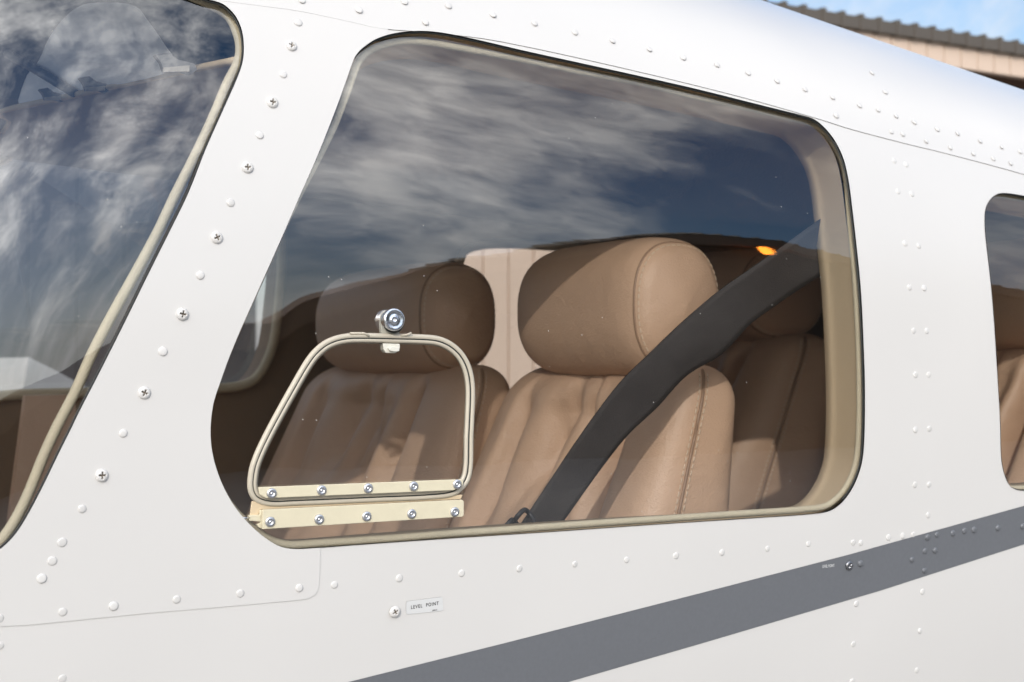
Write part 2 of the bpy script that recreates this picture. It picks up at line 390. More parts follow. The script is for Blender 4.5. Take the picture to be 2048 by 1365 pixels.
# ------------------------------------------------------------------ panes, seals and beads
def offset_loop(lp, d):
    lp = np.array(lp); t = np.roll(lp, -1, 0) - np.roll(lp, 1, 0); t /= np.linalg.norm(t, axis=1, keepdims=True)
    n = np.stack([t[:, 1], -t[:, 0]], 1)
    ar = np.sum(lp[:, 0]*np.roll(lp[:, 1], -1) - np.roll(lp[:, 0], -1)*lp[:, 1])
    if ar < 0: n = -n
    return lp + n*d
def pane(name, loop, parent, extra=None, depth=.0035, grow=.010):
    v2, f2 = tri_sheet(offset_loop(loop, grow), [], .009)
    def pos(x, v):
        P = P3(x, v); n = N3(x, v); e = extra(x, v) if extra else 0*x
        return P - n*(depth + e)[..., None]
    x, v = v2[:, 0], v2[:, 1]; P = pos(x, v); e = 2e-3
    a = pos(x+e, v) - pos(x-e, v); b = pos(x, v+e) - pos(x, v-e); N = np.cross(a, b); N /= np.linalg.norm(N, axis=1, keepdims=True)
    return link(name, mesh(name, P - np.array([.5, .6, 0]), f2, N), parent, M['glass'])
def ymap(px, py, off): return hit(px, py, off)
def tube_part(name, pts, r, mat, parent, closed=False, org=(.5, .6, 0), seg=10, flat=1.0):
    m_ = MB(); m_.tube(np.array(pts) - np.array(org), r, seg, closed, flat=flat); o = m_.build(name, mat, parent, smooth=True); return fix_normals(o)

main_w = pane('side_window', main_o, plane)
shp = np.array(SHIELD, float)
# distance ahead of the raked pillar, for the sweep of the windshield
pa, pb = np.array(toxv([(487, 100)])[0]), np.array(toxv([(20, 1080)])[0]); pd = (pb-pa)/np.linalg.norm(pb-pa)
def sweep(x, v):
    s = (x-pa[0])*(-pd[1]) + (v-pa[1])*pd[0]; s = -s if pd[0]*(-1) < 0 and False else s
    s = np.where(((-.3-pa[0])*(-pd[1]) + (0-pa[1])*pd[0]) > 0, s, -s)
    return .0*x + .9*np.maximum(s, 0)**2
shield_w = pane('windshield', shield_o, plane, sweep)
rear_w = pane('rear_side_window', rear_o, plane)

BEAD = [(713,132),(722,117),(737,103),(764,91),(805,83),(857,86),(908,95),(976,107),(1045,120),(1147,141),(1300,171),(1383,192),(1493,216),(1566,234),(1619,247),
 (1646,262),(1667,288),(1684,322),(1693,362),(1698,420),(1704,490),(1711,570),(1717,680),(1719,780),(1718,862),(1712,925),(1692,975),(1660,1008),(1631,1017),
 (1463,1029),(1300,1040),(1181,1048),(1019,1060),(900,1068),(789,1077),(625,1088),(576,1090),(540,1080),(500,1052),(462,1015),(437,975),(420,930),(411,890),(410,850),(416,805),
 (430,765),(449,715),(474,655),(504,590),(533,525),(564,457),(596,392),(633,322),(668,252),(693,188)]
bp = [hit(x, y, .011) for x, y in spline(BEAD, 5)]
tube_part('bead', bp, .0029, M['bead'], main_w, True)
def rub(loop, parent, r=.0007, depth=.0015, shift=.0003, rng_=None):
    lp = offset_loop(loop, -shift); P = P3(lp[:, 0], lp[:, 1]) - N3(lp[:, 0], lp[:, 1])*depth
    if rng_: P = P[rng_[0]:rng_[1]]
    return tube_part('seal', P, r, M['rubber'], parent, rng_ is None, seg=8)
rub(main_o, main_w, rng_=(3, 29*5)); rub(shield_o, shield_w, r=.0007); rub(rear_o, rear_w, r=.0006)
SB = [(380,-8),(430,14),(458,34),(472,60),(480,92),(476,125),(455,166),(424,240),(387,318),(349,393),(315,465),(274,541),(219,640),(182,712),(150,785),(116,850),(86,915),(60,980),(33,1036),(0,1083),(-40,1110),(-120,1128),(-300,1140)]
sb = [hit(x, y, .012) for x, y in spline(SB, 4, closed=False)]
tube_part('bead', sb, .0035, M['bead'], shield_w)
lp = offset_loop(rear_o, -.001); tube_part('bead', P3(lp[:, 0], lp[:, 1]) + np.array([0, .010, 0]), .003, M['bead'], rear_w, True)

# window reveals: tan lining running inwards from each opening
def reveal(name, loop, parent, d0=.013, d1=.062, sh=(.016, -.004), mat=None):
    P = P3(loop[:, 0], loop[:, 1]); rows = []
    cen = P.mean(0)
    for k, t in enumerate(np.linspace(0, 1, 7)):
        q = P.copy(); q[:, 1] += d0 + (d1-d0)*t
        q[:, 0] += sh[0]*t; q[:, 2] += sh[1]*t
        rad = (q - cen); rad[:, 1] = 0; L = np.linalg.norm(rad, axis=1, keepdims=True)
        q += rad/L*(.004*(1-t) - .004*max(0, t-.8)/.2)
        rows.append(q)
    n = len(P); V = np.concatenate(rows) - np.array([.5, .6, 0])
    Fc = [(r*n+i, r*n+(i+1) % n, (r+1)*n+(i+1) % n, (r+1)*n+i) for r in range(6) for i in range(n)]
    # rolled edge flange on the cabin side
    last = rows[-1]; rad = last - cen; rad[:, 1] = 0; rad /= np.linalg.norm(rad, axis=1, keepdims=True)
    fl = last + rad*.05; fl[:, 1] += .004; b = len(V); V = np.concatenate([V, fl - np.array([.5, .6, 0])])
    Fc += [(6*n+i, 6*n+(i+1) % n, b+(i+1) % n, b+i) for i in range(n)]
    return link(name, mesh(name, V, Fc), parent, mat or M['lining'])
reveal('window_lining', main_o, plane); reveal('window_lining', rear_o, plane)

# ------------------------------------------------------------------ fasteners
def disc_mesh(name, r, h, slot=False, n=17):
    V = []; Fc = []
    rings = 7 if not slot else 12; seg = 16 if not slot else 40
    V.append((0, 0, h if not slot else h*.45))
    for i in range(1, rings+1):
        q = i/rings
        for k in range(seg):
            a = 2*math.pi*k/seg; x, y = q*math.cos(a), q*math.sin(a)
            z = h*math.sqrt(max(0, 1 - q**2.6))
            if slot and (abs(x) < .13 and abs(y) < .52 or abs(y) < .13 and abs(x) < .52): z -= h*.75
            V.append((x*r, y*r, z))
    Fc += [(0, 1+k, 1+(k+1) % seg) for k in range(seg)]
    for i in range(rings-1):
        for k in range(seg):
            a = 1+i*seg; Fc.append((a+k, a+seg+k, a+seg+(k+1) % seg, a+(k+1) % seg))
    V2 = [(x, y, z) for x, y, z in V]
    b = len(V2); V2 += [(x, y, -h*.3) for x, y, z in V[-seg:]]
    Fc += [(b-seg+k, b+k, b+(k+1) % seg, b-seg+(k+1) % seg) for k in range(seg)]
    me = mesh(name, V2, Fc); return me
def lathe(name, prof, seg=32, mat=None):
    V = []; Fc = []
    for r, z in prof:
        for k in range(seg): a = 2*math.pi*k/seg; V.append((r*math.cos(a), r*math.sin(a), z))
    for i in range(len(prof)-1):
        for k in range(seg): Fc.append((i*seg+k, i*seg+(k+1) % seg, (i+1)*seg+(k+1) % seg, (i+1)*seg+k))
    me = mesh(name, V, Fc, smooth=True)
    if mat: me.materials.append(mat)
    return me
ORG = np.array([.5, .6, 0])
def place(me, name, px, py, parent, lift=0.0, spin=None, off=0.0, ppos=ORG, jit=0.0):
    q = hit(px, py, off); v = xz2v(q[0], q[2]); n = Vector(N3(q[0], float(v)))
    ps = np.array(q) + np.array(n)*lift - ppos
    o = bpy.data.objects.new(name, me); col.objects.link(o); o.parent = parent
    rot = n.to_track_quat('Z', 'Y').to_matrix().to_4x4() @ Matrix.Rotation(spin if spin is not None else random.uniform(0, 6.28), 4, 'Z')
    tilt = Matrix.Rotation(random.uniform(-jit, jit), 4, 'X') @ Matrix.Rotation(random.uniform(-jit, jit), 4, 'Y')
    k_ = random.uniform(.9, 1.06) if name == 'rivet' else 1.0
    o.matrix_local = Matrix.Translation(ps) @ rot @ tilt @ Matrix.Diagonal((k_, k_*random.uniform(.96, 1.04), k_*random.uniform(.75, 1.15), 1))
    return o
rivet_me = disc_mesh('rivet', .0031, .0008); rivet_me.materials.append(M['paint'])
rivet_st = disc_mesh('rivet_grey', .0030, .0017); rivet_st.materials.append(M['stripe'])
screw_me = disc_mesh('screw', .0042, .0022, slot=True)
screw_me.materials.append(M['paint']); M['recess'] = pmat('screw_recess', (.16, .13, .10), .7, .3, var=(300, .3)); screw_me.materials.append(M['recess'])
for p in screw_me.polygons:
    c = p.center
    x, y = c.x/.0042, c.y/.0042
    if (abs(x) < .12 and abs(y) < .5 or abs(y) < .12 and abs(x) < .5): p.material_index = 1
for p in [(582,93),(544,206),(494,336),(433,476),(364,629),(288,786),(203,951)]:
    place(screw_me, 'screw', *p, doubler, .0008, spin=random.uniform(-.5, .5), jit=.05)
for p in [(596,46),(566,150),(519,271),(461,406),(400,551),(325,703),(246,867),(164,1018),(124,1085),(104,1122),(83,1157),(-2,1237),(125,1224),(227,1212),(353,1199),(480,1187),(598,1176),(-120,1249)]:
    place(rivet_me, 'rivet', *p, doubler, .0007, jit=.08)
for p in [(669,1170),(799,1157),(923,1147),(1039,1138),(1150,1129),(1253,1120),(1352,1112),(1444,1105),(1535,1098),(1617,1088),(1706,1086),(1722,1086),(1777,1075),(1805,1072),(1827,1070),(1856,1031),
 (1845,1184),(1840,1262),(1834,1341),(1713,1208),(1707,1289),(1704,1364),(125,1358),(0,1292),(1788,322),(1812,329),(1796,383),(1824,388),(1810,487),(1838,492),(1819,575),(1848,576),(1827,662),(1854,662),
 (1831,750),(1857,750),(1831,860),(1859,858),(1830,970),(1858,970)]:
    o = place(rivet_me, 'rivet', *p, side, .0, jit=.1); o.scale = o.scale*.92
for p in [(603,3),(717,22),(850,47),(808,6),(896,14),(985,32),(1068,49),(1149,67),(1224,84),(1298,101),(1365,117),(1433,132),(1495,148),(1553,164),(1609,181),(1664,197),(1718,213),(1755,222),(1791,234),(1827,246),(1873,260),
 (1914,269),(1959,284),(2002,296),(2039,305),(1671,233),(1781,265),(1804,270),(1851,284),(1899,297),(1945,309),(1985,319),(2020,328),(1743,148),(1769,186)]:
    o = place(rivet_me, 'rivet', *p, roof, .0014, jit=.1); o.scale = o.scale*.9
for p in [(1854,1075),(1873,1070),(1905,1067),(1928,1062),(1947,1060),(1995,1056),(2044,1053),(1849,1102),(1869,1101),(1823,1119),(1848,1141),(1720,1127)]:
    place(rivet_st, 'rivet', *p, stripe, .0003, jit=.08)
place(screw_me, 'screw', 788, 1223, side, .0016, spin=.5)
sc2 = screw_me.copy(); sc2.materials.clear(); sc2.materials.append(pmat('worn_steel', (.30, .30, .31), .35, .5, 1.0, bump=[('n', 300, .0002)])); sc2.materials.append(M['ink'])
place(sc2, 'screw', 1697, 1131, stripe, .001, spin=.8)['label'] = 'bare metal screw head in the grey stripe'

# placard and lettering
def text_part(name, txt, px, py, size, mat, parent, lift, xs=1.0, sp=1.0, ang=0.0):
    cu = bpy.data.curves.new(name, 'FONT'); cu.body = txt; cu.size = size; cu.align_x = 'CENTER'; cu.align_y = 'CENTER'; cu.space_character = sp; cu.extrude = .00004; cu.offset = size*.012
    t = bpy.data.objects.new(name, cu); col.objects.link(t)
    bpy.context.view_layer.update()
    me = bpy.data.meshes.new_from_object(t.evaluated_get(bpy.context.evaluated_depsgraph_get())); bpy.data.objects.remove(t); me.materials.clear(); me.materials.append(mat)
    q = hit(px, py); n = Vector(N3(q[0], float(xz2v(q[0], q[2])))); X = Vector((1, 0, 0)); X = (X - n*X.dot(n)).normalized(); Y = n.cross(X)
    rot = Matrix((X, Y, n)).transposed().to_4x4()
    o = link(name, me, parent); o.matrix_local = Matrix.Translation(np.array(q) + np.array(n)*lift - ORG) @ rot @ Matrix.Rotation(ang, 4, 'Z') @ Matrix.Diagonal((xs, 1, 1, 1)); return o
plq = [(812,1206),(814,1203),(882,1194),(885,1196),(886,1219),(883,1222),(815,1229),(812,1227)]
plac = skin('placard', toxv(plq), [], .00035, .008, M['decal'], plane, rim=.0003)
text_part('lettering', 'LEVEL  POINT', 849, 1211, .0036, M['ink'], plac, .0005, xs=.80, sp=1.3, ang=.055)
text_part('lettering', 'APR-91', 869, 1220.5, .0013, M['ink'], plac, .0005, xs=1.0, ang=.055)
text_part('lettering', 'LEVEL POINT', 1656, 1132.5, .0036, M['inkw'], stripe, .0005, xs=.66, ang=.0)

# ------------------------------------------------------------------ vent window in the pane
VENT = [(502,962),(508,929),(527,884),(559,823),(596,757),(612,730),(628,708),(650,689),(676,678),(707,674),(789,675),(855,677),(880,681),(903,692),(923,711),(937,739),(943,775),(942,830),(940,872),(938,940),(930,965),(908,985),(871,992),(748,998),(584,1005),(540,1006),(514,998),(504,984)]
vs = spline(VENT, 5); cen = vs.mean(0)
def inset(pts, d):
    t = np.roll(pts, -1, 0) - np.roll(pts, 1, 0); t /= np.linalg.norm(t, axis=1, keepdims=True); n = np.stack([-t[:, 1], t[:, 0]], 1)
    if ((cen - pts)*n).sum() < 0: n = -n
    return pts + n*d
vent = bpy.data.objects.new('vent_window', None); col.objects.link(vent); vent.parent = plane
for nm, d, r, off, mt in (('outer_frame', -1.5, .0021, .0035, 'frame'), ('inner_frame', 7, .0017, .0035, 'frame'), ('gasket', 3.0, .0007, .0025, 'rubber'), ('rear_frame', 4, .0036, .0085, 'frame')):
    tube_part(nm, [hit(x, y, off) for x, y in inset(vs, d)], r, M[mt], vent, True, seg=8)
def slab(name, quad, off, th, mat, parent, bev=.0004):
    """a thin strip whose outline is given clockwise and which follows the pane"""
    m_ = MB(); a = [hit(x, y, off) - ORG for x, y in quad]; n = len(a); b = [q + np.array([0, th, 0]) for q in a]
    m_.add(a + b, [tuple(range(n)), tuple(range(2*n-1, n-1, -1))] + [(i, n+i, n+(i+1) % n, (i+1) % n) for i in range(n)])
    o = m_.build(name, mat, parent, bevel=bev); return fix_normals(o)
slab('upper_strip', [(517,975),(922,959),(927,963),(926,971),(908,981),(533,997),(520,990)], -.0022, .0022, M['strip'], vent)
slab('lower_strip', [(526,1020),(925,1000),(928,1003),(928,1031),(925,1034),(525,1059)], -.0022, .0022, M['strip'], vent)
slab('strip_fold', [(520,1022),(526,1020),(525,1059),(517,1055),(514,1050),(521,1046)], .0012, .003, M['strip'], vent)
slab('hinge_tab', [(498,1031),(522,1030),(522,1044),(499,1042)], .001, .0035, M['strip'], vent)
slab('hinge_leaf', [(504,1003),(520,1004),(926,990),(922,999),(521,1020),(516,1031),(500,1032)], .003, .002, M['lining'], vent)
tube_part('hinge_pin', [hit(478, 1037, .0015), hit(500, 1036, .0015)], .0006, M['alu'], vent)
rv = lathe('pop_rivet', [(.0042,0),(.0042,.0007),(.0038,.0013),(.0026,.0017),(.0020,.0016),(.0017,.0009),(.0010,.0008),(.0008,.0013),(0,.0014)], 20, M['dull'])
for p in [(543,987),(643,981),(736,977),(827,973),(914,969),(540,1044),(638,1039),(733,1033),(823,1028),(909,1024)]:
    o = place(rv, 'rivet', *p, vent, 0, off=-.0023); o.scale = (.85,)*3
kn = lathe('latch_knob', [(.0066,-.007),(.0070,-.002),(.0072,.0),(.0072,.0018),(.0069,.0026),(.0064,.0029),(.0050,.0025),(.0028,.0018),(.0026,.0021),(.0024,.0023),(.0012,.0023),(.0009,.0021),(.0008,.0002),(0,.0)], 40, M['alu'])
place(kn, 'latch_knob', 787, 640, vent, 0, off=-.003).scale = (1.12, 1.12, .8)
kr = lathe('knob_washer', [(.0, 0), (.0082, 0), (.0084, .001), (.0075, .002), (0, .002)], 32, M['rubber'])
place(kr, 'knob_washer', 786, 643, vent, 0, off=.0005)
slab('latch_arm', [(764,628),(768,622),(790,618),(798,640),(799,672),(764,672),(762,650)], .004, .004, M['plastic'], vent)
slab('latch_block', [(766,687),(800,688),(800,697),(795,704),(790,707),(772,706),(768,700)], .003, .006, M['plastic'], vent)
slab('latch_foot', [(777,697),(786,693),(799,695),(799,703),(790,704),(780,702)], .0, .003, M['plastic'], vent)
tube_part('gasket_tail', [hit(700, 667, .0015), hit(728,667,.0015), hit(738, 672, .001)], .0008, M['frame'], vent)
tube_part('gasket_tail', [hit(802, 671, .0015), hit(814,670,.0005), hit(823, 666, -.001)], .0008, M['frame'], vent)

# ------------------------------------------------------------------ cabin shell
YF = 1.14
def G(x, z): return YF - F(x, z)*.6
def far(pts, off=0.0): return np.array([hit(x, y, off, G) for x, y in pts])
def far_sheet(name, outer, holes, mat, parent, dy=0.0):
    v2, f2 = tri_sheet(outer, holes, .03); P = np.stack([v2[:, 0], G(v2[:, 0], v2[:, 1]) + dy, v2[:, 1]], 1)
    return link(name, mesh(name, P - ORG, f2[:, ::-1]), parent, mat)
FW1 = [(-330,420),(-280,360),(-150,330),(0,322),(22,306),(60,290),(120,293),(250,309),(380,325),(500,342),(538,352),(554,385),(560,450),(560,540),(554,610),(545,680),(530,725),(508,758),(478,772),(430,777),(300,782),(155,786),(40,789),(-200,800),(-330,700)]
FW2 = [(930,500),(990,489),(1100,494),(1160,500),(1180,530),(1190,640),(1190,760),(1170,790),(1040,800),(940,800),(915,770),(912,640),(915,530)]
f1 = far(spline(FW1, 4)); f2_ = far(spline(FW2, 4))
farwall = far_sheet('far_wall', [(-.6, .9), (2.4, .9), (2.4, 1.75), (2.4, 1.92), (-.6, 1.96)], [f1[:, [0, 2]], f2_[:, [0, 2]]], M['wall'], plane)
for f_ in (f1, f2_):
    tube_part('window_bead', f_ - np.array([0, .006, 0]), .0075, M['bead'], farwall, True)
    q = f_.copy(); n = len(q); m_ = MB(); q2 = q + np.array([0, .06, 0])
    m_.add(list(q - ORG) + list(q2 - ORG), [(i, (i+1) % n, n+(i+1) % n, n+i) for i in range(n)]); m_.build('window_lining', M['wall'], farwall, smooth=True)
    o = link('window_pane', mesh('window_pane', q + np.array([0, .03, 0]) - ORG, [tuple(range(n))], smooth=False), farwall, M['glass'])
# padded armrest rail along the far wall
mb = MB(); mb.box((-.9, YF-.06-.6, 1.30), (1.8, YF-.6, 1.335)); mb.build('arm_rail', M['leather'], plane, bevel=.008)
# ceiling: a headliner panel whose front edge crosses the cabin over the windshield
fe = [aty(474, 121, .045), aty(380, 140, .13), aty(240, 170, .27), aty(120, 197, .40), aty(0, 224, .55)]
fe.append(fe[-1] + np.array([.06, .28, .035])); fe.append(fe[-1] + np.array([.02, .30, -.0]))
print('front edge', [tuple(np.round(q, 3)) for q in fe])
V = []; Fc = []; nx = 12
nx = 40
for qi, q in enumerate(fe):
    for k in range(nx):
        t = k/(nx-1); up_ = (1, .95, .7, .4, .1, 0, 0)[qi]*.060*min(1, t/.12)**.7
        xx, zz = q[0] + t*1.9, q[2] - .12*t + up_
        zz = min(zz, ZW + float(Hx(xx))*.93 - .02)
        V.append((xx - .5, min(max(q[1], float(F(xx, zz)) + .025), 1.17 - float(F(xx, zz))) - .6, zz))
for i in range(len(fe)-1):
    for k in range(nx-1): Fc.append((i*nx+k, i*nx+k+1, (i+1)*nx+k+1, (i+1)*nx+k))
link('headliner', mesh('headliner', V, Fc), plane, M['ceil'])
tube_part('headliner_trim', spline(fe, 6, closed=False), .0028, M['lining'], plane)
# dark cavity above and ahead, floor and ends
mb = MB(); mb.box((-1.1, -.52, .85), (1.8, .54, .87)); mb.build('cabin_floor', M['carpet'], plane)
mb = MB(); mb.box((-1.02, -.56, .85), (-.98, .6, 1.78)); mb.build('front_light_block', M['dark'], plane, bevel=.01)  # unseen front closure, raised to keep light off the far seat
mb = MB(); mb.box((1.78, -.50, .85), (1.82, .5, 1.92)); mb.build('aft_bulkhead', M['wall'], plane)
# inside faces of the skin and roof
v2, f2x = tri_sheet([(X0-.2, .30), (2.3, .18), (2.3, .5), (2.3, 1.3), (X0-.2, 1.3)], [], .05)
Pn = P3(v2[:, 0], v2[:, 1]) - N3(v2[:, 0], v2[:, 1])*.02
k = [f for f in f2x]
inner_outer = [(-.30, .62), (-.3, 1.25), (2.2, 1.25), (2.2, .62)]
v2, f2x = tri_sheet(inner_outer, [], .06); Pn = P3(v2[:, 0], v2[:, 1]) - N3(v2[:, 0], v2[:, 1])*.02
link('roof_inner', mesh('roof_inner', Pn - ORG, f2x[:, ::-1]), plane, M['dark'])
# side trim below the windows on the near side
mb = MB()
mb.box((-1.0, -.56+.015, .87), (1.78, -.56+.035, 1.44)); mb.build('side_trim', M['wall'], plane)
mb = MB(); mb.box((-.46, .48, 1.05), (-.28, .53, 1.46)); mb.build('kick_panel', M['leather'], plane, bevel=.01)
# sun visor hanging ahead of the headliner with clips and arm
def flatpart(name, pts, y0, y1, th, mat, parent, bev=0.0):
    n = len(pts); a = [aty(x, y, y0 + (y1-y0)*(1-(x-min(p[0] for p in pts))/(max(p[0] for p in pts)-min(p[0] for p in pts)))) - ORG for x, y in pts]
    nn = np.array([.35, th, 0])*0 + np.array([0, th, 0]); b = [q + nn for q in a]
    m_ = MB(); m_.add(a + b, [tuple(range(n)), tuple(range(2*n-1, n-1, -1))] + [(i, n+i, n+(i+1) % n, (i+1) % n) for i in range(n)])
    o = m_.build(name, mat, parent); fix_normals(o); return o
vis = flatpart('sun_visor', spline([(42,214),(56,150),(80,120),(100,75),(130,35),(165,10),(215,5),(270,12),(295,40),(330,90),(352,128),(330,146),(240,168),(140,192)], 3), .13, .50, .006, M['visor'], plane)
for k_, (cx, cy, s) in enumerate([(105,192,.8),(190,172,.95),(352,131,1.25)]):
    yy = .13 + .37*(1-(cx-42)/310) - .02; s *= 1.2
    c = flatpart('visor_clip', [(cx-28*s, cy-14*s), (cx-10*s, cy-17*s), (cx+2*s, cy-8*s), (cx+25*s, cy-2*s), (cx+28*s, cy+6*s), (cx+20*s, cy+12*s), (cx+3*s, cy+6*s), (cx-16*s, cy+8*s), (cx-20*s, cy-4*s)], yy-.012, yy, .006, M['bracket'], vis)
    flatpart('clip_bar', [(cx-16*s, cy+3*s), (cx+18*s, cy+0*s), (cx+18*s, cy+8*s), (cx-16*s, cy+9*s)], yy-.016, yy-.014, .003, M['ceil'], c)
tube_part('visor_arm', [aty(15, 108, .50), aty(72, 140, .44), aty(148, 186, .36)], .0042, M['bracket'], vis)
flatpart('wing_tip', [(58,715),(104,738),(190,784),(45,786)], 2.6, 2.4, .5, M['paint'], plane)
# instrument shroud edge and pale far pillar at the lower left
flatpart('door_pocket', [(52,792),(150,790),(170,1100),(12,1100),(30,960)], .95, 1.0, .02, M['leather'], plane)

# ------------------------------------------------------------------ seats
def superloop(y0, y1, x0, x1, e=3.2, n=64):
    N_ = 1600
    cy, cx, b, a = (y0+y1)/2, (x0+x1)/2, (y1-y0)/2, (x1-x0)/2; out = []
    t = 2*math.pi*np.arange(N_+1)/N_; c, s = np.cos(t), np.sin(t)
    p = np.stack([cx + a*np.sign(c)*np.abs(c)**(2/e), cy + b*np.sign(s)*np.abs(s)**(2/e)], 1)
    L = np.concatenate([[0], np.cumsum(np.linalg.norm(np.diff(p, axis=0), axis=1))]); q = np.arange(n)/n*L[-1]
    return list(zip(np.interp(q, L, p[:, 0]), np.interp(q, L, p[:, 1])))
ZT = 1.600
def backrest_section(z):
    d = ZT - z
    ex = math.sqrt(max(0.0, 1 - max(0, 1 - d/.042)**2.3)) if d < .042 else 1.0
    y0, y1 = .150, .485 + .25*d
    x0, x1 = .800 - .40*d, .886 - .02*d
    cy, cx = y0 + (y1-y0)*.5, x0 + (x1-x0)*.55
    s = .78 + .22*ex; sx = .12 + .88*ex
    return (cy + (y0-cy)*s, cy + (y1-cy)*s, cx + (x0-cx)*sx, cx + (x1-cx)*sx)
WR = [(rng.uniform(-.55, .75), rng.uniform(-.9, .9), rng.uniform(.035, .10), rng.uniform(.006, .014), rng.uniform(0, .2), rng.uniform(.04, .12)) for _ in range(34)]
def make_backrest():
    zs = list(ZT - .055*np.linspace(0, 1, 18)**1.8) + list(np.linspace(ZT-.062, 1.02, 90)); V = []; n = 200
    for z in zs:
        y0, y1, x0, x1 = backrest_section(z); d = ZT - z
        for (x, y) in superloop(y0, y1, x0, x1, 4.2, n):
            w_ = (y - (y0+y1)/2)/((y1-y0)/2)         # -1 near side .. 1 far side
            front = max(0, min(1, ((x0+x1)/2 - x)/((x1-x0)/2)*1.6))
            ins = 1/(1+math.exp((abs(w_+.0) - .60)*60))*min(1, max(0, d/.05))
            dx = .007*ins
            cr = math.exp(-((abs(w_)-.62)/.035)**2)*.011*min(1, max(0, (d-.01)/.03))
            for (wc, sl_, wd, am, dc, dl) in WR:
                dx += am*math.exp(-((w_ - wc - sl_*(d-dc)*1.6)/wd)**2 - ((d-dc)/dl)**2)*ins
            V.append((x + front*(dx + cr), y, z))
    Fc = []
    for i in range(len(zs)-1):
        for k in range(n): Fc.append((i*n+k, (i+1)*n+k, (i+1)*n+(k+1) % n, i*n+(k+1) % n))
    Fc.append(tuple(range(n)))
    return V, Fc
def stitches(m_, path, nrm, off, ln=.0044, gap=.0022, r=.0008):
    p = np.array(path); seg = np.linalg.norm(np.diff(p, axis=0), axis=1); L = np.concatenate([[0], np.cumsum(seg)]); s = 0
    while s + ln < L[-1]:
        a = np.array([np.interp(s, L, p[:, k]) for k in range(3)]); b = np.array([np.interp(s+ln, L, p[:, k]) for k in range(3)])
        m_.tube([a+off, (a+b)/2+off+np.array(nrm)*.0004, b+off], r, 5); s += ln+gap
def make_seat(label, group, loc, rear=False):
    o = thing('cabin_seat', label, 'seat', loc, group)
    org = np.array([.84, .32, .87])
    V, Fc = make_backrest(); b = link('backrest', mesh('backrest', np.array(V) - org, Fc), o, M['leather']); fix_normals(b)
    # piping round the near side panel of the backrest
    pts = []
    for z in np.concatenate([np.linspace(1.05, ZT-.06, 40), ZT-.06+.055*np.sin(np.linspace(0, 1, 10)*math.pi/2)]):
        y0, y1, x0, x1 = backrest_section(z); t = .36
        pts.append((x0 + (x1-x0)*t, y0 - .0006, z))
    m_ = MB(); m_.tube(np.array(pts) - org, .0016, 8); m_.build('piping', M['piping'], b, smooth=True)
    m_ = MB(); stitches(m_, np.array(pts) - org, (0, -1, 0), np.array([-.0045, .0004, 0])); stitches(m_, np.array(pts) - org, (0, -1, 0), np.array([.0045, -.0002, 0]))
    tag(m_.build('stitching', M['stitch'], b), kind='stuff')
    # headrest: a padded drum lying across the seat
    hc = aty(1357, 612, .20); hz, hxc = hc[2], hc[0]; ax, az_ = .056, .069; ya, yb = .185, .455
    if rear: ax, az_, ya, yb = .05, .075, .16, .47; hz -= .0
    ns, nr = 40, 72; V = []
    for i in range(ns+1):
        t = -1 + 2*i/ns; t = math.copysign(abs(t)**.75 if abs(t) < 1 else 1, t)
        y = (ya+yb)/2 + (yb-ya)/2*t; sc = (1 - abs(t)**(8 if t < 0 else 5))**(1/(3.4 if t < 0 else 2.6)); sc = max(sc, .0)
        belly = 1 + .02*(1-t*t)
        for k in range(nr):
            a = 2*math.pi*k/nr; c, s = math.cos(a), math.sin(a); e = 2.5
            V.append((hxc + ax*sc*belly*math.copysign(abs(c)**(2/e), c) + .012*s*0, y, hz + az_*sc*belly*math.copysign(abs(s)**(2/e), s)))
    Fc = [(i*nr+k, i*nr+(k+1) % nr, (i+1)*nr+(k+1) % nr, (i+1)*nr+k) for i in range(ns) for k in range(nr)]
    h = link('headrest', mesh('headrest', np.array(V) - org, Fc), o, M['leather']); fix_normals(h)
    yq = (ya+yb)/2 - (yb-ya)/2*.86; scq = (1 - .86**7)**(1/3.4)
    loop = [(hxc + ax*scq*1.006*math.copysign(abs(math.cos(a))**(2/2.5), math.cos(a)), yq, hz + az_*scq*1.006*math.copysign(abs(math.sin(a))**(2/2.5), math.sin(a))) for a in np.linspace(0, 2*math.pi, 73)[:-1]]
    m_ = MB(); m_.tube(np.array(loop) - org, .0017, 8, closed=True); m_.build('piping', M['piping'], h, smooth=True)
    lp2 = np.array(loop + loop[:1]) - org; m_ = MB(); stitches(m_, lp2, (0, 0, 0), np.array([0, .0050, 0])); stitches(m_, (lp2 - [hxc-org[0], 0, hz-org[2]])*[.965, 1, .965] + [hxc-org[0], 0, hz-org[2]], (0, 0, 0), np.array([0, -.0048, 0]))
    tag(m_.build('stitching', M['stitch'], h), kind='stuff')
    for y in (.26, .38):
        m_ = MB(); m_.tube(np.array([(.845, y, ZT-.05), (.842, y, hz)]) - org, .005, 10, ref=(1, 0, 0)); m_.build('headrest_post', M['alu'], o, smooth=True)
    m_ = MB(); m_.box((.42-org[0], .15-org[1], 1.02-org[2]), (.86-org[0], .56-org[1], 1.13-org[2])); m_.build('seat_cushion', M['leather'], o, bevel=.03, smooth=True)
    m_ = MB(); m_.box((.46-org[0], .2-org[1], 0), (.82-org[0], .52-org[1], .15)); m_.build('seat_base', M['carpet'], o, bevel=.01)
    return o
near = make_seat('tan leather seat nearest the side window, crossed by the black belt', 'cabin seats', (.84, .32, .87))
def copy_tree(o, parent=None):
    c = o.copy(); col.objects.link(c)
    if parent is not None: c.parent = parent
    for ch in o.children: copy_tree(ch, c)
    return c
s2 = copy_tree(near); s2.location = (.805, .765, .87); s2.scale = (1, 1.46, 1); s2['label'] = 'shaded brown leather seat seen behind the small vent window with its wrinkled backrest'
